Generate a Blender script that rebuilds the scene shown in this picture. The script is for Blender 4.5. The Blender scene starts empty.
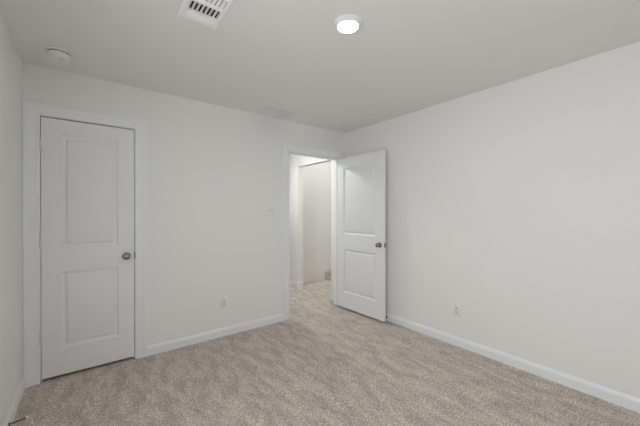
import bpy, bmesh, math, random
from mathutils import Vector, Matrix
R = math.radians
scene = bpy.context.scene
COL = scene.collection

# ------------------------------------------------------------------ camera, light, exposure
cam_data = bpy.data.cameras.new('camera')
cam = bpy.data.objects.new('camera', cam_data)
COL.objects.link(cam)
cam_data.sensor_width = 36.0
cam_data.lens = 295.592 / 640 * 36.0
cam_data.clip_start = 0.02
cam.location = (0.4035, -3.1139, 1.3182)
cam.rotation_euler = (R(90 - 0.179), 0, R(-37.804))
scene.camera = cam

world = bpy.data.worlds.new('daylight')
scene.world = world
world.use_nodes = True
bg = world.node_tree.nodes['Background']
bg.inputs['Color'].default_value = (0.93, 0.97, 1.0, 1)
bg.inputs['Strength'].default_value = 6.7

WIN = (-3.55, -2.15, 0.62, 2.10)        # the window in the left wall, beside the camera: y0, y1, z0, z1
ROOM_Y = -3.66
pd = bpy.data.lights.new('window_daylight', 'AREA')
pd.shape = 'RECTANGLE'
pd.size = WIN[3] - WIN[2]
pd.size_y = WIN[1] - WIN[0]
pd.cycles.is_portal = True
po = bpy.data.objects.new('window_daylight', pd)
po.location = (-0.12, (WIN[0] + WIN[1]) / 2, (WIN[2] + WIN[3]) / 2)
po.rotation_euler = (0, R(-90), 0)       # shines into the room (+X)
COL.objects.link(po)

scene.view_settings.view_transform = 'Standard'
scene.view_settings.look = 'None'
scene.view_settings.gamma = 1.0
scene.view_settings.use_curve_mapping = False
scene.view_settings.exposure = 0.12
scene.cycles.max_bounces = 16
scene.cycles.diffuse_bounces = 12
scene.cycles.glossy_bounces = 4
scene.cycles.transparent_max_bounces = 8

LENS_EMIT = 165.0
HALL_W = 330.0
STAIR_W = 370.0

# ------------------------------------------------------------------ materials
def mat(name, col, rough=0.5, metal=0.0, spec=0.5):
    m = bpy.data.materials.new(name)
    m.use_nodes = True
    b = m.node_tree.nodes['Principled BSDF']
    b.inputs['Base Color'].default_value = (*col, 1)
    b.inputs['Roughness'].default_value = rough
    b.inputs['Metallic'].default_value = metal
    b.inputs['Specular IOR Level'].default_value = spec
    return m

def add_bump(m, scale, strength, dist, detail=2.0):
    nt = m.node_tree
    b = nt.nodes['Principled BSDF']
    tc = nt.nodes.new('ShaderNodeTexCoord')
    n = nt.nodes.new('ShaderNodeTexNoise')
    n.inputs['Scale'].default_value = scale
    n.inputs['Detail'].default_value = detail
    bu = nt.nodes.new('ShaderNodeBump')
    bu.inputs['Strength'].default_value = strength
    bu.inputs['Distance'].default_value = dist
    nt.links.new(tc.outputs['Object'], n.inputs['Vector'])
    nt.links.new(n.outputs['Fac'], bu.inputs['Height'])
    nt.links.new(bu.outputs['Normal'], b.inputs['Normal'])
    return m

M_WALL = add_bump(mat('wall_paint', (0.80, 0.795, 0.785), 0.75, 0, 0.25), 140, 0.10, 0.002)
M_CEIL = add_bump(mat('ceiling_paint', (0.785, 0.784, 0.77), 0.9, 0, 0.15), 110, 0.16, 0.002)
M_TRIM = mat('trim_enamel', (0.80, 0.82, 0.85), 0.38, 0, 0.45)
M_DOOR = mat('door_enamel', (0.78, 0.795, 0.815), 0.42, 0, 0.45)
M_PLAST = mat('white_plastic', (0.78, 0.785, 0.785), 0.4)
M_PLAST2 = mat('white_plastic_insert', (0.62, 0.64, 0.63), 0.35)
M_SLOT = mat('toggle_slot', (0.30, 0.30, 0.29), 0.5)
M_DARK = mat('dark_slot', (0.03, 0.03, 0.03), 0.6)
M_NICKEL = mat('satin_nickel', (0.34, 0.295, 0.25), 0.24, 1.0)
M_HINGE = mat('hinge_nickel', (0.72, 0.72, 0.71), 0.38, 0.85)
M_STEEL = mat('dark_steel', (0.20, 0.19, 0.18), 0.4, 0.9)
M_RUBBER = mat('white_rubber', (0.85, 0.84, 0.82), 0.6)
M_GRUB = mat('dark_rubber', (0.06, 0.06, 0.06), 0.6)
M_VENT = mat('vent_enamel', (0.88, 0.88, 0.885), 0.4, 0, 0.4)
M_RETURN = mat('return_enamel', (0.76, 0.76, 0.75), 0.5, 0, 0.3)
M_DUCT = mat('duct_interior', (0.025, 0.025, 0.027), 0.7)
M_OUT = mat('window_vinyl', (0.82, 0.82, 0.81), 0.4)
M_LED = mat('green_led', (0.05, 0.5, 0.1), 0.3)

def carpet_material():
    m = mat('carpet', (0.5, 0.45, 0.4), 1.0, 0, 0.0)
    nt = m.node_tree
    b = nt.nodes['Principled BSDF']
    tc = nt.nodes.new('ShaderNodeTexCoord')
    def noise(scale, detail, rough=0.5, vec=None, dist=0.0):
        n = nt.nodes.new('ShaderNodeTexNoise')
        n.inputs['Scale'].default_value = scale
        n.inputs['Detail'].default_value = detail
        n.inputs['Roughness'].default_value = rough
        n.inputs['Distortion'].default_value = dist
        nt.links.new(vec or tc.outputs['Object'], n.inputs['Vector'])
        return n.outputs['Fac']
    def ramp(src, stops):
        r = nt.nodes.new('ShaderNodeValToRGB')
        e = r.color_ramp.elements
        e[0].position, e[0].color = stops[0][0], (*stops[0][1], 1)
        e[1].position, e[1].color = stops[-1][0], (*stops[-1][1], 1)
        for p, c in stops[1:-1]:
            k = e.new(p)
            k.color = (*c, 1)
        nt.links.new(src, r.inputs['Fac'])
        return r.outputs['Color']
    def mult(a, c):
        x = nt.nodes.new('ShaderNodeMix')
        x.data_type = 'RGBA'
        x.blend_type = 'MULTIPLY'
        x.inputs['Factor'].default_value = 1.0
        nt.links.new(a, x.inputs['A'])
        nt.links.new(c, x.inputs['B'])
        return x.outputs['Result']
    # two tones of yarn, tuft by tuft
    speck = ramp(noise(95, 3.0, 0.75), [(0.36, (0.27, 0.232, 0.20)), (0.5, (0.525, 0.462, 0.405)), (0.64, (0.80, 0.725, 0.65))])
    tuft = ramp(noise(38, 3.0, 0.6), [(0.36, (0.84, 0.84, 0.84)), (0.62, (1.08, 1.08, 1.08))])
    speck = mult(speck, tuft)
    # nap brushed this way and that, in soft streaks
    mp = nt.nodes.new('ShaderNodeMapping')
    mp.inputs['Rotation'].default_value = (0, 0, R(3))
    mp.inputs['Scale'].default_value = (2.3, 0.8, 1.0)
    nt.links.new(tc.outputs['Object'], mp.inputs['Vector'])
    nap = ramp(noise(5.5, 5.0, 0.62, mp.outputs['Vector'], 0.3), [(0.38, (0.80, 0.795, 0.79)), (0.60, (1.10, 1.10, 1.10))])
    nt.links.new(mult(speck, nap), b.inputs['Base Color'])
    bu = nt.nodes.new('ShaderNodeBump')
    bu.inputs['Strength'].default_value = 0.7
    bu.inputs['Distance'].default_value = 0.006
    nt.links.new(noise(150, 2.0, 0.6), bu.inputs['Height'])
    nt.links.new(bu.outputs['Normal'], b.inputs['Normal'])
    b.inputs['Sheen Weight'].default_value = 0.15
    b.inputs['Sheen Roughness'].default_value = 0.6
    return m
M_CARPET = carpet_material()

def emit_material(name, col, strength):
    m = bpy.data.materials.new(name)
    m.use_nodes = True
    nt = m.node_tree
    b = nt.nodes['Principled BSDF']
    b.inputs['Base Color'].default_value = (0.9, 0.9, 0.9, 1)
    b.inputs['Emission Color'].default_value = (*col, 1)
    b.inputs['Emission Strength'].default_value = strength
    return m
M_LENS = emit_material('lit_lens', (1.0, 0.975, 0.945), LENS_EMIT)
M_LENS_HALL = emit_material('lit_lens_hall', (0.985, 1.0, 0.985), HALL_W)
M_LENS_STAIR = emit_material('lit_lens_stair', (0.985, 1.0, 0.985), STAIR_W)

def glass_material():
    m = bpy.data.materials.new('window_glass')
    m.use_nodes = True
    nt = m.node_tree
    nt.nodes.remove(nt.nodes['Principled BSDF'])
    out = nt.nodes['Material Output']
    t = nt.nodes.new('ShaderNodeBsdfTransparent')
    g = nt.nodes.new('ShaderNodeBsdfGlossy')
    g.inputs['Roughness'].default_value = 0.02
    x = nt.nodes.new('ShaderNodeMixShader')
    x.inputs['Fac'].default_value = 0.06
    nt.links.new(t.outputs[0], x.inputs[1])
    nt.links.new(g.outputs[0], x.inputs[2])
    nt.links.new(x.outputs[0], out.inputs['Surface'])
    return m
M_GLASS = glass_material()

# ------------------------------------------------------------------ mesh helpers
def obj(name, bm, m, parent=None, smooth=False, loc=(0, 0, 0), rot=None):
    bmesh.ops.recalc_face_normals(bm, faces=bm.faces)
    me = bpy.data.meshes.new(name)
    bm.to_mesh(me)
    bm.free()
    me.materials.append(m)
    if smooth:
        me.shade_smooth()
        me.set_sharp_from_angle(angle=R(smooth if smooth is not True else 35))
    o = bpy.data.objects.new(name, me)
    COL.objects.link(o)
    o.location = loc
    if rot:
        o.rotation_euler = rot
    if parent:
        o.parent = parent
    return o

def bm_new():
    return bmesh.new()

def box(bm, x0, x1, y0, y1, z0, z1, bevel=0.0):
    b2 = bmesh.new()
    r = bmesh.ops.create_cube(b2, size=1.0)
    for v in b2.verts:
        v.co = Vector(((x0 + x1) / 2 + v.co.x * (x1 - x0), (y0 + y1) / 2 + v.co.y * (y1 - y0), (z0 + z1) / 2 + v.co.z * (z1 - z0)))
    if bevel:
        bmesh.ops.bevel(b2, geom=list(b2.edges), offset=bevel, segments=2, affect='EDGES', profile=0.5)
    merge(bm, b2)

def merge(bm, b2, M=None):
    if M is not None:
        b2.transform(M)
    me = bpy.data.meshes.new('scratch')
    b2.to_mesh(me)
    b2.free()
    bm.from_mesh(me)
    bpy.data.meshes.remove(me)

def lathe(bm, prof, n=32, M=None):
    """prof: (radius, height) pairs turned about Z; radius 0 closes an end."""
    b2 = bmesh.new()
    rings = []
    for r, z in prof:
        if r < 1e-6:
            rings.append([b2.verts.new((0, 0, z))])
        else:
            rings.append([b2.verts.new((r * math.cos(2 * math.pi * i / n), r * math.sin(2 * math.pi * i / n), z)) for i in range(n)])
    for a, b in zip(rings, rings[1:]):
        for i in range(n):
            j = (i + 1) % n
            if len(a) == 1 and len(b) == 1:
                continue
            if len(a) == 1:
                b2.faces.new((a[0], b[i], b[j]))
            elif len(b) == 1:
                b2.faces.new((a[i], a[j], b[0]))
            else:
                b2.faces.new((a[i], a[j], b[j], b[i]))
    merge(bm, b2, M)

def tube(bm, pts, rad, n=8):
    b2 = bmesh.new()
    rings = []
    for k, p in enumerate(pts):
        p = Vector(p)
        d = (Vector(pts[min(k + 1, len(pts) - 1)]) - Vector(pts[max(k - 1, 0)])).normalized()
        up = Vector((0, 0, 1)) if abs(d.z) < 0.9 else Vector((1, 0, 0))
        u = d.cross(up).normalized()
        w = d.cross(u)
        rings.append([b2.verts.new(p + rad * (math.cos(2 * math.pi * i / n) * u + math.sin(2 * math.pi * i / n) * w)) for i in range(n)])
    for a, b in zip(rings, rings[1:]):
        for i in range(n):
            j = (i + 1) % n
            b2.faces.new((a[i], a[j], b[j], b[i]))
    b2.faces.new(rings[0])
    b2.faces.new(rings[-1])
    merge(bm, b2)

def prism(bm, prof, P, Q, up, out):
    """profile (u along `out`, v along `up`) swept from P to Q."""
    b2 = bmesh.new()
    P, Q, up, out = Vector(P), Vector(Q), Vector(up), Vector(out)
    A = [b2.verts.new(P + out * u + up * v) for u, v in prof]
    B = [b2.verts.new(Q + out * u + up * v) for u, v in prof]
    n = len(prof)
    for i in range(n):
        j = (i + 1) % n
        b2.faces.new((A[i], A[j], B[j], B[i]))
    b2.faces.new(A)
    b2.faces.new(B)
    merge(bm, b2)

def grid_slab(bm, us, vs, w0, w1, holes, axes):
    """a slab in the u,v plane between w0 and w1 with rectangular holes; axes names which world axis u, v, w are."""
    idx = {a: 'xyz'.index(a) for a in axes}
    us, vs = sorted(set(us)), sorted(set(vs))
    def solid(i, j):
        if i < 0 or j < 0 or i >= len(us) - 1 or j >= len(vs) - 1:
            return False
        cu, cv = (us[i] + us[i + 1]) / 2, (vs[j] + vs[j + 1]) / 2
        return not any(a < cu < b and c < cv < d for a, b, c, d in holes)
    cache = {}
    def V(u, v, w):
        k = (round(u, 6), round(v, 6), round(w, 6))
        if k not in cache:
            co = [0, 0, 0]
            co['xyz'.index(axes[0])] = u
            co['xyz'.index(axes[1])] = v
            co['xyz'.index(axes[2])] = w
            cache[k] = bm.verts.new(co)
        return cache[k]
    for i in range(len(us) - 1):
        for j in range(len(vs) - 1):
            if not solid(i, j):
                continue
            a, b, c, d = us[i], us[i + 1], vs[j], vs[j + 1]
            for w in (w0, w1):
                bm.faces.new((V(a, c, w), V(b, c, w), V(b, d, w), V(a, d, w)))
            for (di, dj, p, q) in ((-1, 0, (a, c), (a, d)), (1, 0, (b, c), (b, d)), (0, -1, (a, c), (b, c)), (0, 1, (a, d), (b, d))):
                if not solid(i + di, j + dj):
                    bm.faces.new((V(*p, w0), V(*q, w0), V(*q, w1), V(*p, w1)))

def tag(o, label=None, cat=None, group=None, kind=None):
    if label: o['label'] = label
    if cat: o['category'] = cat
    if group: o['group'] = group
    if kind: o['kind'] = kind
    return o

def empty(name, loc=(0, 0, 0), rot=(0, 0, 0)):
    o = bpy.data.objects.new(name, None)
    COL.objects.link(o)
    o.location = loc
    o.rotation_euler = rot
    o.empty_display_size = 0.1
    return o

def struct(o, label, cat):
    return tag(o, label, cat, kind='structure')

# ------------------------------------------------------------------ the shell
XR = 3.258                 # right wall
H = 2.44                   # ceiling
T = 0.115                  # wall thickness
HX = 3.268                 # hallway's right wall
CL = (0.0975, 0.7155)      # closet door jamb faces
DW = (2.340, 3.159)        # doorway jamb faces
JT = 0.018                 # jamb board
HEAD = 2.061               # underside of both head jambs
OPEN_Y = (0.30, 1.20)      # opening from the hallway to the stairs
OPEN_Z = 2.112
STAIR_Y = 1.415

b = bm_new()
box(b, -0.2, 5.9, ROOM_Y - 0.14, 3.2, -0.12, 0.0)
struct(obj('floor', b, M_CARPET), 'beige speckled carpet floor running through the doorway into the hallway', 'floor')

SUP = (0.822, 0.985, -1.642, -1.322)       # hole of the supply register
RET = (1.905, 2.215, -0.335, -0.040)       # hole of the return grille
b = bm_new()
holes = [SUP, RET]
grid_slab(b, [-0.2, 3.37] + [h[k] for h in holes for k in (0, 1)], [ROOM_Y - 0.14, 3.2] + [h[k] for h in holes for k in (2, 3)], H, H + 0.10, holes, 'xyz')
struct(obj('ceiling', b, M_CEIL), 'flat off-white painted ceiling with a lit disk light and two vents', 'ceiling')

b = bm_new()
grid_slab(b, [ROOM_Y - 0.12, T, WIN[0], WIN[1]], [0, H, WIN[2], WIN[3]], -T, 0, [WIN], 'yzx')
struct(obj('wall_left', b, M_WALL), 'narrow strip of plain off-white wall left of the closed white door', 'wall')

b = bm_new()
hs = [(CL[0] - JT, CL[1] + JT, -1, HEAD + JT), (DW[0] - JT, DW[1] + JT, -1, HEAD + JT)]
grid_slab(b, [0, XR + T] + [h[k] for h in hs for k in (0, 1)], [0, H, HEAD + JT], 0, T, hs, 'xzy')
struct(obj('wall_back', b, M_WALL), 'off-white wall holding the closed closet door and the open doorway', 'wall')

b = bm_new()
box(b, XR, XR + T, ROOM_Y - 0.12, 0, 0, H)
struct(obj('wall_right', b, M_WALL), 'long bare off-white wall behind the open door with one outlet', 'wall')

b = bm_new()
box(b, 0, XR, ROOM_Y - 0.12, ROOM_Y, 0, H)
struct(obj('wall_rear', b, M_WALL), 'plain off-white wall opposite the two doors', 'wall')

# hallway and stairs beyond the doorway
b = bm_new()
grid_slab(b, [T, 3.1, OPEN_Y[0], OPEN_Y[1]], [0, H, OPEN_Z], HX, HX + 0.10, [(OPEN_Y[0], OPEN_Y[1], -1, OPEN_Z)], 'yzx')
struct(obj('wall_hall_right', b, M_WALL), 'hallway wall end with an opening to the stairs, seen through the doorway', 'wall')
b = bm_new()
box(b, 2.05, 2.15, T, 3.1, 0, H)
struct(obj('wall_hall_left', b, M_WALL), 'hallway side wall hidden behind the wall left of the doorway', 'wall')
b = bm_new()
box(b, 2.05, HX + 0.10, 3.1, 3.2, 0, H)
struct(obj('wall_hall_end', b, M_WALL), 'far end wall of the hallway beyond the doorway', 'wall')
b = bm_new()
box(b, HX + 0.10, 5.9, STAIR_Y, STAIR_Y + 0.1, 0, 3.7)
struct(obj('wall_stair_back', b, M_WALL), 'shaded grey-white stair wall seen through the doorway, meeting the carpet without trim', 'wall')
b = bm_new()
box(b, HX + 0.10, 5.9, OPEN_Y[0] - 0.1, OPEN_Y[0], 0, 3.7)
struct(obj('wall_stair_front', b, M_WALL), 'near side wall of the stairs, hidden behind the open door', 'wall')
b = bm_new()
box(b, 5.8, 5.9, OPEN_Y[0], STAIR_Y, 0, 3.7)
struct(obj('wall_stair_end', b, M_WALL), 'end wall above the top of the stairs', 'wall')
b = bm_new()
box(b, HX, HX + 0.10, OPEN_Y[0] - 0.1, STAIR_Y + 0.1, H + 0.10, 3.7)
struct(obj('wall_stair_upper', b, M_WALL), 'upper wall of the stairwell above the hallway opening', 'wall')
b = bm_new()
box(b, HX, 5.9, OPEN_Y[0] - 0.1, STAIR_Y + 0.1, 3.7, 3.8)
struct(obj('ceiling_stair', b, M_CEIL), 'high ceiling over the stairwell', 'ceiling')

# closet behind the closed door
b = bm_new()
box(b, -T, 0, T, 0.8, 0, H)
box(b, 1.1, 1.2, T, 0.8, 0, H)
box(b, -T, 1.2, 0.8, 0.9, 0, H)
struct(obj('wall_closet', b, M_WALL), 'inner walls of the closet behind the closed door', 'wall')

# carpeted stairs
b = bm_new()
SX = 4.032
prof = [(SX, 0.0)]
for k in range(6):
    x = SX + 0.26 * k
    z = 0.165 * (k + 1)
    prof += [(x - 0.002, z - 0.03), (x - 0.008, z - 0.020), (x - 0.008, z - 0.008), (x - 0.001, z)]
    if k < 5:
        prof.append((x + 0.26, z))
prof += [(5.8, 0.165 * 6), (5.8, 0)]
prism(b, prof, (0, OPEN_Y[0], 0), (0, STAIR_Y, 0), (0, 0, 1), (1, 0, 0))
struct(obj('stairs', b, M_CARPET, smooth=30), 'carpeted beige stair step rising at the right of the hallway opening', 'stairs')

# ------------------------------------------------------------------ baseboards
BB = [(0, 0), (0.014, 0), (0.014, 0.064), (0.0122, 0.067), (0.0122, 0.0705), (0.0110, 0.0745), (0.0045, 0.0865), (0.003, 0.0888), (0, 0.0888)]
def baseboard(name, runs, label):
    b = bm_new()
    for P, Q, out in runs:
        prism(b, BB, P, Q, (0, 0, 1), out)
    return struct(obj(name, b, M_TRIM, smooth=25), label, 'baseboard')
CASE_W = 0.089
closet_out = CL[1] + 0.005 + CASE_W
door_out = DW[0] - 0.005 - CASE_W
baseboard('baseboard_left', [((0, ROOM_Y, 0), (0, -0.018, 0), (1, 0, 0))], 'white baseboard on the left wall with the white-tipped door stop')
baseboard('baseboard_back', [((closet_out, 0, 0), (door_out, 0, 0), (0, -1, 0))], 'white baseboard between the closet door and the open doorway')
baseboard('baseboard_right', [((XR, ROOM_Y, 0), (XR, 0, 0), (-1, 0, 0))], 'long white baseboard along the right wall')
baseboard('baseboard_rear', [((0.014, ROOM_Y, 0), (XR - 0.014, ROOM_Y, 0), (0, 1, 0))], 'white baseboard along the wall opposite the two doors')
baseboard('baseboard_hall', [((HX, OPEN_Y[1] - 0.0139, 0), (HX, 3.1, 0), (-1, 0, 0)), ((HX - 0.0139, OPEN_Y[1], 0), (HX + 0.10, OPEN_Y[1], 0), (0, -1, 0))],
          'short white baseboard wrapping the hallway wall end beyond the doorway')

# ------------------------------------------------------------------ door casings and jambs
CASE = [(0, 0), (0, 0.009), (0.004, 0.0115), (0.012, 0.0125), (0.017, 0.0105), (0.022, 0.0115), (0.058, 0.0140), (0.066, 0.0175), (0.084, 0.0178), (0.089, 0.0155), (0.089, 0)]
def casing_mesh(x0, x1, z, y, out):
    """mitred casing round an opening; x0, x1, z its inner edges, y the wall face, out = +1/-1 along Y."""
    b = bm_new()
    st = [((x0, 0), (-1, 0)), ((x0, z), (-1, 1)), ((x1, z), (1, 1)), ((x1, 0), (1, 0))]
    rings = [[b.verts.new((px + w * dx, y + out * d, pz + w * dz)) for w, d in CASE] for (px, pz), (dx, dz) in st]
    n = len(CASE)
    for A, B in zip(rings, rings[1:]):
        for i in range(n):
            j = (i + 1) % n
            b.faces.new((A[i], A[j], B[j], B[i]))
    b.faces.new(rings[0])
    b.faces.new(rings[-1])
    return b
def frame(name, x0, x1, stop_y, label):
    root = obj(name, casing_mesh(x0 - 0.005, x1 + 0.005, HEAD + 0.005, 0, -1), M_TRIM, smooth=25)
    struct(root, label, 'door casing')
    j = bm_new()
    box(j, x0 - JT, x0, 0, T, 0, HEAD + JT)
    box(j, x1, x1 + JT, 0, T, 0, HEAD + JT)
    box(j, x0, x1, 0, T, HEAD, HEAD + JT)
    jo = obj('jamb', j, M_TRIM, root)
    s = bm_new()
    y0, y1 = stop_y
    box(s, x0, x0 + 0.011, y0, y1, 0, HEAD, 0.002)
    box(s, x1 - 0.011, x1, y0, y1, 0, HEAD, 0.002)
    box(s, x0 + 0.011, x1 - 0.011, y0, y1, HEAD - 0.011, HEAD, 0.002)
    obj('stop_strip', s, M_TRIM, jo)
    obj('hall_casing' if x0 > 1 else 'closet_casing', casing_mesh(x0 - 0.005, x1 + 0.005, HEAD + 0.005, T, 1), M_TRIM, root, smooth=25)
    k = bm_new()                              # bead of paint filler where the casing meets the corner of the room
    if x0 < 1:
        box(k, 0, x0 - 0.005 - 0.088, -0.012, 0, 0, HEAD + 0.094)
    else:
        box(k, x1 + 0.005 + 0.088, XR, -0.012, 0, 0, HEAD + 0.094)
    obj('corner_filler', k, M_TRIM, root)
    return root, jo
cas1, jamb1 = frame('trim_1', *CL, (0.039, 0.075), 'white casing round the closed closet door in the left corner')
cas2, jamb2 = frame('trim_2', *DW, (0.039, 0.075), 'white casing round the open doorway to the hallway')
# strike plates on the latch side
def strike(jamb, x, side):
    b = bm_new()
    box(b, x - 0.0015, x + 0.0015, 0.004 if side < 0 else -0.004, 0.032, 0.895, 0.965)
    if side > 0:
        box(b, x - 0.0045, x + 0.0035, -0.0045, 0.0005, 0.900, 0.960)
    tag(obj('strike_plate', b, M_STEEL, jamb), 'dark metal strike plate')
strike(jamb1, CL[1] - 0.0008, 1)
strike(jamb2, DW[0] + 0.0008, -1)

# ------------------------------------------------------------------ doors
def door_leaf(x0, x1, y0, y1, z0, z1, pz, stile):
    """moulded two-panel leaf: raised field inside a sunk bead, on both faces."""
    b = bm_new()
    xs = [x0, x0 + stile, x1 - stile, x1]
    zs = [z0, pz[0], pz[1], pz[2], pz[3], z1]
    for y, s in ((y0, 1), (y1, -1)):          # s: which way is into the leaf
        vs = {(i, j): b.verts.new((xs[i], y, zs[j])) for i in range(4) for j in range(6)}
        for i in range(3):
            for j in range(5):
                q = [vs[i, j], vs[i + 1, j], vs[i + 1, j + 1], vs[i, j + 1]]
                if i == 1 and j in (1, 3):
                    a, c, d, e = xs[1], xs[2], zs[j], zs[j + 1]
                    prev = q
                    for ins, dep in ((0.0015, 0.0040), (0.005, 0.0060), (0.011, 0.0125), (0.015, 0.0138), (0.029, 0.0138), (0.031, 0.0125), (0.038, 0.0040), (0.042, 0.0028)):
                        ring = [b.verts.new((px, y + s * dep, pz_)) for px, pz_ in ((a + ins, d + ins), (c - ins, d + ins), (c - ins, e - ins), (a + ins, e - ins))]
                        for k in range(4):
                            b.faces.new((prev[k], prev[(k + 1) % 4], ring[(k + 1) % 4], ring[k]))
                        prev = ring
                    b.faces.new(prev)
                else:
                    b.faces.new(q)
        if y == y0: front = vs
        else: back = vs
    for j in range(5):
        for i in (0, 3):
            b.faces.new((front[i, j], front[i, j + 1], back[i, j + 1], back[i, j]))
    for i in range(3):
        for j in (0, 5):
            b.faces.new((front[i, j], front[i + 1, j], back[i + 1, j], back[i, j]))
    return b

KNOB = [(0.0, -0.001), (0.0325, -0.001), (0.0325, 0.003), (0.030, 0.0065), (0.022, 0.009), (0.0135, 0.011), (0.0115, 0.016), (0.0115, 0.024), (0.014, 0.028),
        (0.021, 0.0325), (0.0262, 0.039), (0.0275, 0.0455), (0.0262, 0.052), (0.022, 0.057), (0.0155, 0.0598), (0.008, 0.061), (0.0, 0.0613)]
def knob(leaf, x, y, z, out):
    M = Matrix.Translation((x, y, z)) @ Matrix.Rotation(R(90 if out < 0 else -90), 4, 'X')
    r = bm_new()
    lathe(r, KNOB[:7] + [(0.0, 0.016)], 36, M)
    ro = tag(obj('rosette', r, M_NICKEL, leaf, smooth=40), 'round brushed bronze-grey rosette')
    k = bm_new()
    lathe(k, [(0.0, 0.014)] + KNOB[6:], 36, M)
    tag(obj('door_knob', k, M_NICKEL, leaf, smooth=40), 'round brushed bronze-grey knob')
def hinge(leaf, x, y, z, leaf_dir):
    h = bm_new()
    for k in range(5):
        zz = z - 0.0445 + k * 0.0178
        lathe(h, [(0, zz + 0.0004), (0.0074, zz + 0.0006), (0.0074, zz + 0.0172), (0, zz + 0.0174)], 14, Matrix.Translation((x, y, 0)))
    lathe(h, [(0, z + 0.0445), (0.0045, z + 0.0445), (0.0055, z + 0.048), (0.003, z + 0.051), (0, z + 0.0515)], 14, Matrix.Translation((x, y, 0)))
    lathe(h, [(0, z - 0.049), (0.004, z - 0.048), (0.0045, z - 0.0445), (0, z - 0.0445)], 14, Matrix.Translation((x, y, 0)))
    box(h, min(x, x + leaf_dir * 0.004), max(x, x + leaf_dir * 0.004), y, y + 0.036, z - 0.0445, z + 0.0445)
    return tag(obj('hinge', h, M_HINGE, leaf, smooth=35), 'satin silver hinge')
def latch(leaf, x, y, z, d):
    b = bm_new()
    box(b, x - 0.0012, x + 0.0012, y - 0.0125, y + 0.0125, z - 0.028, z + 0.028)
    box(b, min(x, x + d * 0.009), max(x, x + d * 0.009), y - 0.007, y + 0.007, z - 0.010, z + 0.010, 0.002)
    tag(obj('latch_plate', b, M_STEEL, leaf), 'dark metal latch plate')

# closet door, closed: origin at its hinge pin
d1 = obj('door_1', door_leaf(0.0045, 0.0025 + 0.6125, 0.0, 0.035, 0.025, 2.0515, (0.236, 0.840, 1.030, 1.938), 0.117), M_DOOR, smooth=20)
d1.location = (CL[0] - 0.0005, 0.001, 0)
struct(d1, 'closed white two-panel closet door with a round knob', 'door')
knob(d1, 0.556, 0.0, 0.930, -1)
knob(d1, 0.556, 0.035, 0.930, 1)
for z in (0.334, 1.088, 1.840):
    hinge(d1, 0.0, -0.0065, z, 1)
# hallway door, open: origin at its hinge pin
d2 = obj('door_2', door_leaf(-0.815, -0.002, 0.008, 0.043, 0.025, 2.0515, (0.236, 0.815, 1.022, 1.912), 0.124), M_DOOR, smooth=20)
d2.location = (DW[1] - 0.001, -0.0085, 0)
d2.rotation_euler = (0, 0, R(91.3))
struct(d2, 'open white two-panel door standing almost flat against the right wall', 'door')
knob(d2, -0.752, 0.043, 0.925, 1)
knob(d2, -0.752, 0.008, 0.925, -1)
latch(d2, -0.815, 0.0255, 0.925, -1)
for z in (0.334, 1.088, 1.840):
    hinge(d2, 0.0, 0.0, z, -1)

# ------------------------------------------------------------------ window beside the camera
y0, y1, z0, z1 = WIN
b = bm_new()
xo, xi = -0.105, -0.04
grid_slab(b, [y0, y1, y0 + 0.05, y1 - 0.05], [z0, z1, z0 + 0.05, z1 - 0.05], xo, xi, [(y0 + 0.05, y1 - 0.05, z0 + 0.05, z1 - 0.05)], 'yzx')
w = struct(obj('window_1', b, M_OUT), 'wide white vinyl daylight window in the left wall', 'window')
zm = (z0 + z1) / 2
for za, zb, xa in ((z0 + 0.05, zm + 0.02, xi - 0.03), (zm - 0.02, z1 - 0.05, xo + 0.005)):
    for ya, yb in ((y0 + 0.05, (y0 + y1) / 2), ((y0 + y1) / 2, y1 - 0.05)):
        s = bm_new()
        grid_slab(s, [ya, yb, ya + 0.035, yb - 0.035], [za, zb, za + 0.035, zb - 0.035], xa, xa + 0.025, [(ya + 0.035, yb - 0.035, za + 0.035, zb - 0.035)], 'yzx')
        so = obj('sash', s, M_OUT, w)
        g = bm_new()
        box(g, xa + 0.010, xa + 0.014, ya + 0.03, yb - 0.03, za + 0.03, zb - 0.03)
        obj('pane', g, M_GLASS, so)
b = bm_new()
box(b, -0.04, 0.03, y0 - 0.05, y1 + 0.05, z0 - 0.02, z0, 0.004)
obj('sill', b, M_TRIM, w)

# ------------------------------------------------------------------ ceiling lights
def disk_light(name, loc, r, rl, lens_mat, label):
    t = tag(empty(name, loc), label, 'ceiling light', 'disk ceiling lights')
    b = bm_new()
    lathe(b, [(r - 0.004, 0.0), (r, -0.002), (r, -0.006), (r - 0.004, -0.010), (rl + 0.008, -0.021), (rl + 0.002, -0.0225), (rl, -0.020), (rl, -0.012), (0, -0.012)], 56)
    tag(obj('trim_ring', b, M_PLAST, t, smooth=30), 'white tapered trim ring')
    b = bm_new()
    lathe(b, [(rl - 0.0005, -0.013), (rl - 0.0005, -0.0205), (rl - 0.008, -0.0235), (rl * 0.55, -0.0262), (0, -0.0272), ], 56)
    tag(obj('lens', b, lens_mat, t, smooth=30), 'glowing white lens')
    return t
disk_light('ceiling_light', (1.614, -1.824, H), 0.087, 0.0585, M_LENS, 'round lit white disk light on the bedroom ceiling')
disk_light('ceiling_light', (2.42, 0.80, H), 0.089, 0.066, M_LENS_HALL, 'lit disk light on the hallway ceiling, hidden above the doorway')
disk_light('ceiling_light', (3.85, 0.80, 3.70), 0.089, 0.066, M_LENS_STAIR, 'lit disk light on the high stairwell ceiling')

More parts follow.
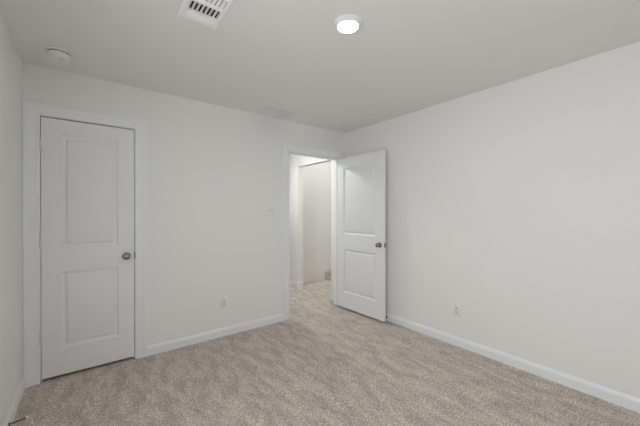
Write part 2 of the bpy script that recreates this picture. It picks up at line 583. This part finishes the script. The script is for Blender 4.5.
# ------------------------------------------------------------------ smoke detector
sd = tag(empty('smoke_detector', (0.232, -0.352, H)), 'round white smoke detector on the ceiling above the closet door', 'smoke detector')
b = bm_new()
lathe(b, [(0, 0), (0.070, 0), (0.072, -0.002), (0.072, -0.008), (0.069, -0.010), (0, -0.010)], 48)
obj('mounting_plate', b, M_PLAST, sd, smooth=30)
b = bm_new()
lathe(b, [(0, -0.010), (0.056, -0.010), (0.056, -0.0155), (0.0605, -0.0165), (0.0605, -0.028), (0.0585, -0.040), (0.053, -0.0485), (0.046, -0.0515), (0.020, -0.053), (0, -0.053)], 48)
body = obj('body', b, M_PLAST, sd, smooth=30)
b = bm_new()
for k in range(28):
    a = 2 * math.pi * k / 28
    c2 = bmesh.new()
    bmesh.ops.create_cube(c2, size=1.0)
    merge(b, c2, Matrix.Rotation(a, 4, 'Z') @ Matrix.Translation((0.0562, 0, -0.0129)) @ Matrix.Diagonal((0.003, 0.008, 0.0035, 1)))
tag(obj('sensor_slots', b, M_DARK, body), 'ring of dark sensor slots')
b = bm_new()
lathe(b, [(0.0, -0.0515), (0.0130, -0.0515), (0.0130, -0.0545), (0.0118, -0.0555), (0, -0.0555)], 24, Matrix.Translation((0.012, -0.008, 0)))
obj('test_button', b, M_PLAST2, body, smooth=30)
b = bm_new()
lathe(b, [(0.0, -0.0505), (0.0025, -0.0505), (0.0025, -0.0537), (0, -0.0543)], 12, Matrix.Translation((-0.022, 0.012, 0)))
tag(obj('indicator_lamp', b, M_LED, body, smooth=30), 'tiny green indicator lamp')

# ------------------------------------------------------------------ supply register
def blade(bm, c, axis, length, chord, ang, thick=0.0012):
    """one thin curved louver: axis 'x' or 'y', tilted ang about that axis."""
    b2 = bmesh.new()
    n = 4
    pts = []
    for k in range(n + 1):
        s = (k / n - 0.5) * chord
        pts.append((s, 0.14 * chord * (1 - (2 * k / n - 1) ** 2)))
    rows = []
    for e in (-length / 2, length / 2):
        rows.append([[b2.verts.new((s, e, d + t)) for s, d in pts] for t in (0, thick)])
    for t in (0, 1):
        for k in range(n):
            b2.faces.new((rows[0][t][k], rows[0][t][k + 1], rows[1][t][k + 1], rows[1][t][k]))
    for e in (0, 1):
        for k in range(n):
            b2.faces.new((rows[e][0][k], rows[e][0][k + 1], rows[e][1][k + 1], rows[e][1][k]))
    for k in (0, n):
        b2.faces.new((rows[0][0][k], rows[1][0][k], rows[1][1][k], rows[0][1][k]))
    M = Matrix.Translation(c) @ (Matrix.Rotation(R(90), 4, 'Z') if axis == 'x' else Matrix.Identity(4)) @ Matrix.Rotation(R(ang), 4, 'Y')
    merge(bm, b2, M)

def register_frame(x0, x1, y0, y1, hole, drop, bars):
    b = bm_new()
    a, c, d, e = hole
    # sloping rim: outer edge on the ceiling, inner edge a little lower
    def ring(ins_x0, ins_x1, ins_y0, ins_y1, z):
        return [b.verts.new(p) for p in ((ins_x0, ins_y0, z), (ins_x1, ins_y0, z), (ins_x1, ins_y1, z), (ins_x0, ins_y1, z))]
    rings = [ring(x0, x1, y0, y1, H), ring(x0, x1, y0, y1, H - 0.0025), ring(x0 + 0.006, x1 - 0.006, y0 + 0.006, y1 - 0.006, H - drop),
             ring(a, c, d, e, H - drop), ring(a, c, d, e, H + 0.03)]
    for A, B in zip(rings, rings[1:]):
        for k in range(4):
            b.faces.new((A[k], A[(k + 1) % 4], B[(k + 1) % 4], B[k]))
    for p in bars:
        box(b, *p)
    return b
vx0, vx1, vy0, vy1 = 0.796, 1.008, -1.660, -1.294
hole = (0.824, 0.983, -1.640, -1.324)
reg = tag(empty('ceiling_vent', ((vx0 + vx1) / 2, (vy0 + vy1) / 2, H)), 'white louvered supply vent with dark slots at the top edge of the photo', 'ceiling vent', 'ceiling vents')
def local(o, root):
    o.parent = root
    o.matrix_parent_inverse = Matrix.Identity(4)
    o.location = -Vector(root.location)
    return o
zc = H - 0.004
cy = (vy0 + vy1) / 2
bars = [(hole[0], hole[1], cy - 0.008, cy + 0.008, zc - 0.004, zc + 0.012),
        (hole[0], hole[1], cy + 0.096, cy + 0.101, zc - 0.004, zc + 0.012), (hole[0], hole[1], cy - 0.101, cy - 0.096, zc - 0.004, zc + 0.012)]
local(obj('frame', register_frame(vx0, vx1, vy0, vy1, hole, 0.007, bars), M_VENT, smooth=20), reg)
nb = 7
for s, ang, ch in ((1, -36, 0.0215), (-1, 14, 0.0175)):
    for k in range(nb):
        b = bm_new()
        blade(b, (hole[0] + (k + 0.5) * (hole[1] - hole[0]) / nb - (0.009 if s > 0 else 0), cy + s * 0.052, zc + 0.004), 'y', 0.087, ch, ang)
        local(obj('louver', b, M_VENT, smooth=40), reg)
for s in (1, -1):
    for k in range(3):
        b = bm_new()
        blade(b, ((hole[0] + hole[1]) / 2, cy + s * (0.110 + 0.0185 * k), zc + 0.004), 'x', hole[1] - hole[0], 0.0195, s * 20)
        local(obj('louver', b, M_VENT, smooth=40), reg)
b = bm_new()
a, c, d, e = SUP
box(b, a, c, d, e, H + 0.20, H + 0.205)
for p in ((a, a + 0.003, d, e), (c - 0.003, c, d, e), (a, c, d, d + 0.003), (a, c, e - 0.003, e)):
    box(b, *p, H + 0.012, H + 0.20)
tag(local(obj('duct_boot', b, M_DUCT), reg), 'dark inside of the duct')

# return grille by the back wall
gx0, gx1, gy0, gy1 = 1.885, 2.235, -0.355, -0.020
hole = (1.909, 2.211, -0.331, -0.044)
ret = tag(empty('ceiling_vent', ((gx0 + gx1) / 2, (gy0 + gy1) / 2, H)), 'faint square white return grille on the ceiling beside the back wall', 'ceiling vent', 'ceiling vents')
local(obj('frame', register_frame(gx0, gx1, gy0, gy1, hole, 0.006, [(2.058, 2.062, hole[2], hole[3], H - 0.003, H + 0.010)]), M_RETURN, smooth=20), ret)
nb = 18
for k in range(nb):
    b = bm_new()
    blade(b, (2.06, hole[2] + (k + 0.5) * (hole[3] - hole[2]) / nb, H + 0.004), 'x', hole[1] - hole[0], 0.019, 40)
    local(obj('louver', b, M_RETURN, smooth=40), ret)
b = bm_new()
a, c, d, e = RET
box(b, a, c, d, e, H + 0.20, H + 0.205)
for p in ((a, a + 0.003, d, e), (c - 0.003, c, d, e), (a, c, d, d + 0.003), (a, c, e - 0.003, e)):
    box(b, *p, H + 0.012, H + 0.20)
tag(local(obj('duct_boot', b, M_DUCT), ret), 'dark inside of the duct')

# ------------------------------------------------------------------ outlets and switch (modelled facing -Y)
def plate_mesh(w, h, t=0.0055):
    b = bm_new()
    box(b, -w / 2, w / 2, -t, 0, -h / 2, h / 2, 0.0022)
    return b
def screw(root, x, z, y):
    b = bm_new()
    M = Matrix.Translation((x, y, z)) @ Matrix.Rotation(R(90), 4, 'X')
    lathe(b, [(0, -0.001), (0.0032, -0.001), (0.0032, 0.0006), (0.0022, 0.0012), (0, 0.0013)], 14, M)
    obj('screw', b, M_PLAST2, root, smooth=30)
def outlet(loc, rz, label):
    t = tag(empty('power_outlet', loc, (0, 0, rz)), label, 'outlet', 'wall outlets')
    obj('cover_plate', plate_mesh(0.080, 0.124), M_PLAST, t, smooth=30)
    for s in (1, -1):
        b = bm_new()
        c2 = bmesh.new()                     # rounded face with flat top and bottom
        n = 28
        ring = []
        for k in range(n):
            a = 2 * math.pi * k / n
            ring.append((0.0172 * math.cos(a), max(-0.0142, min(0.0142, 0.0172 * math.sin(a)))))
        A = [c2.verts.new((x, -0.005, z + s * 0.0195)) for x, z in ring]
        B = [c2.verts.new((x, -0.0078, z + s * 0.0195)) for x, z in ring]
        C2 = [c2.verts.new((x * 0.94, -0.0085, z * 0.94 + s * 0.0195)) for x, z in ring]
        for P, Q in ((A, B), (B, C2)):
            for k in range(n):
                c2.faces.new((P[k], P[(k + 1) % n], Q[(k + 1) % n], Q[k]))
        c2.faces.new(C2)
        merge(b, c2)
        r = obj('receptacle', b, M_PLAST2, t, smooth=30)
        d = bm_new()
        box(d, -0.0076, -0.0052, -0.0088, -0.0080, s * 0.0195 - 0.0005, s * 0.0195 + 0.0085)
        box(d, 0.0052, 0.0076, -0.0088, -0.0080, s * 0.0195 + 0.0005, s * 0.0195 + 0.0075)
        lathe(d, [(0, 0.0080), (0.0027, 0.0080), (0.0027, 0.0088), (0, 0.0088)], 14, Matrix.Translation((0, 0, s * 0.0195 - 0.0072)) @ Matrix.Rotation(R(90), 4, 'X'))
        tag(obj('slots', d, M_DARK, r), 'dark plug slots')
    screw(t, 0, 0, -0.0055)
    return t
outlet((1.525, 0, 0.354), 0, 'white duplex outlet low on the back wall between the two doors')
outlet((XR, -1.637, 0.352), R(-90), 'white duplex outlet low on the right wall')

sw = tag(empty('light_switch', (2.048, 0, 1.333)), 'white double toggle switch plate on the wall left of the doorway', 'light switch')
obj('cover_plate', plate_mesh(0.118, 0.118), M_PLAST, sw, smooth=30)
for s in (-1, 1):
    b = bm_new()
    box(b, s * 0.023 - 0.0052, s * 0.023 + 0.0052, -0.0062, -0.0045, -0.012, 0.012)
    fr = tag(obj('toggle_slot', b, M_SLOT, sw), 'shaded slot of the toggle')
    b = bm_new()
    prism(b, [(0.005, -0.0045), (0.0185, -0.0125), (0.0195, -0.0085), (0.0165, -0.0045), (0.005, 0.0055)], (s * 0.023 - 0.0038, 0, 0), (s * 0.023 + 0.0038, 0, 0), (0, 0, 1), (0, -1, 0))
    obj('toggle', b, M_PLAST, fr)
    for z in (-0.030, 0.030):
        screw(sw, s * 0.023, z, -0.0055)

# ------------------------------------------------------------------ door stops
def door_stop(loc, rot, length, tip_mat, label):
    t = tag(empty('door_stop', loc, rot), label, 'door stop', 'baseboard door stops')
    MX = Matrix.Rotation(R(90), 4, 'Y')      # lathe axis Z -> X
    b = bm_new()
    lathe(b, [(0, -0.0005), (0.0125, -0.0005), (0.0125, 0.002), (0.009, 0.0055), (0.006, 0.008), (0, 0.008)], 20, MX)
    obj('flange', b, M_STEEL, t, smooth=30)
    b = bm_new()
    L = length - 0.012
    turns = int(L / 0.0028)
    tube(b, [(0.006 + (L - 0.006) * k / (turns * 8), 0.0048 * math.cos(k * math.pi / 4), 0.0048 * math.sin(k * math.pi / 4)) for k in range(turns * 8 + 1)], 0.0013, 6)
    lathe(b, [(0, 0.004), (0.0040, 0.004), (0.0040, L), (0, L)], 12, MX)
    tag(obj('spring_rod', b, M_STEEL, t, smooth=40), 'dark metal spring rod')
    b = bm_new()
    lathe(b, [(0, L - 0.002), (0.0078, L - 0.002), (0.0085, L + 0.002), (0.0085, L + 0.008), (0.0068, length - 0.0005), (0, length)], 20, MX)
    tag(obj('rubber_tip', b, tip_mat, t, smooth=30), 'rubber tip')
    return t
door_stop((0.0136, -0.585, 0.050), (0, R(-2), R(9)), 0.088, M_RUBBER, 'dark door stop with a white tip sticking out of the left baseboard')
door_stop((XR - 0.0142, -0.778, 0.041), (0, 0, R(180)), 0.066, M_GRUB, 'dark door stop on the right baseboard, behind the open door')
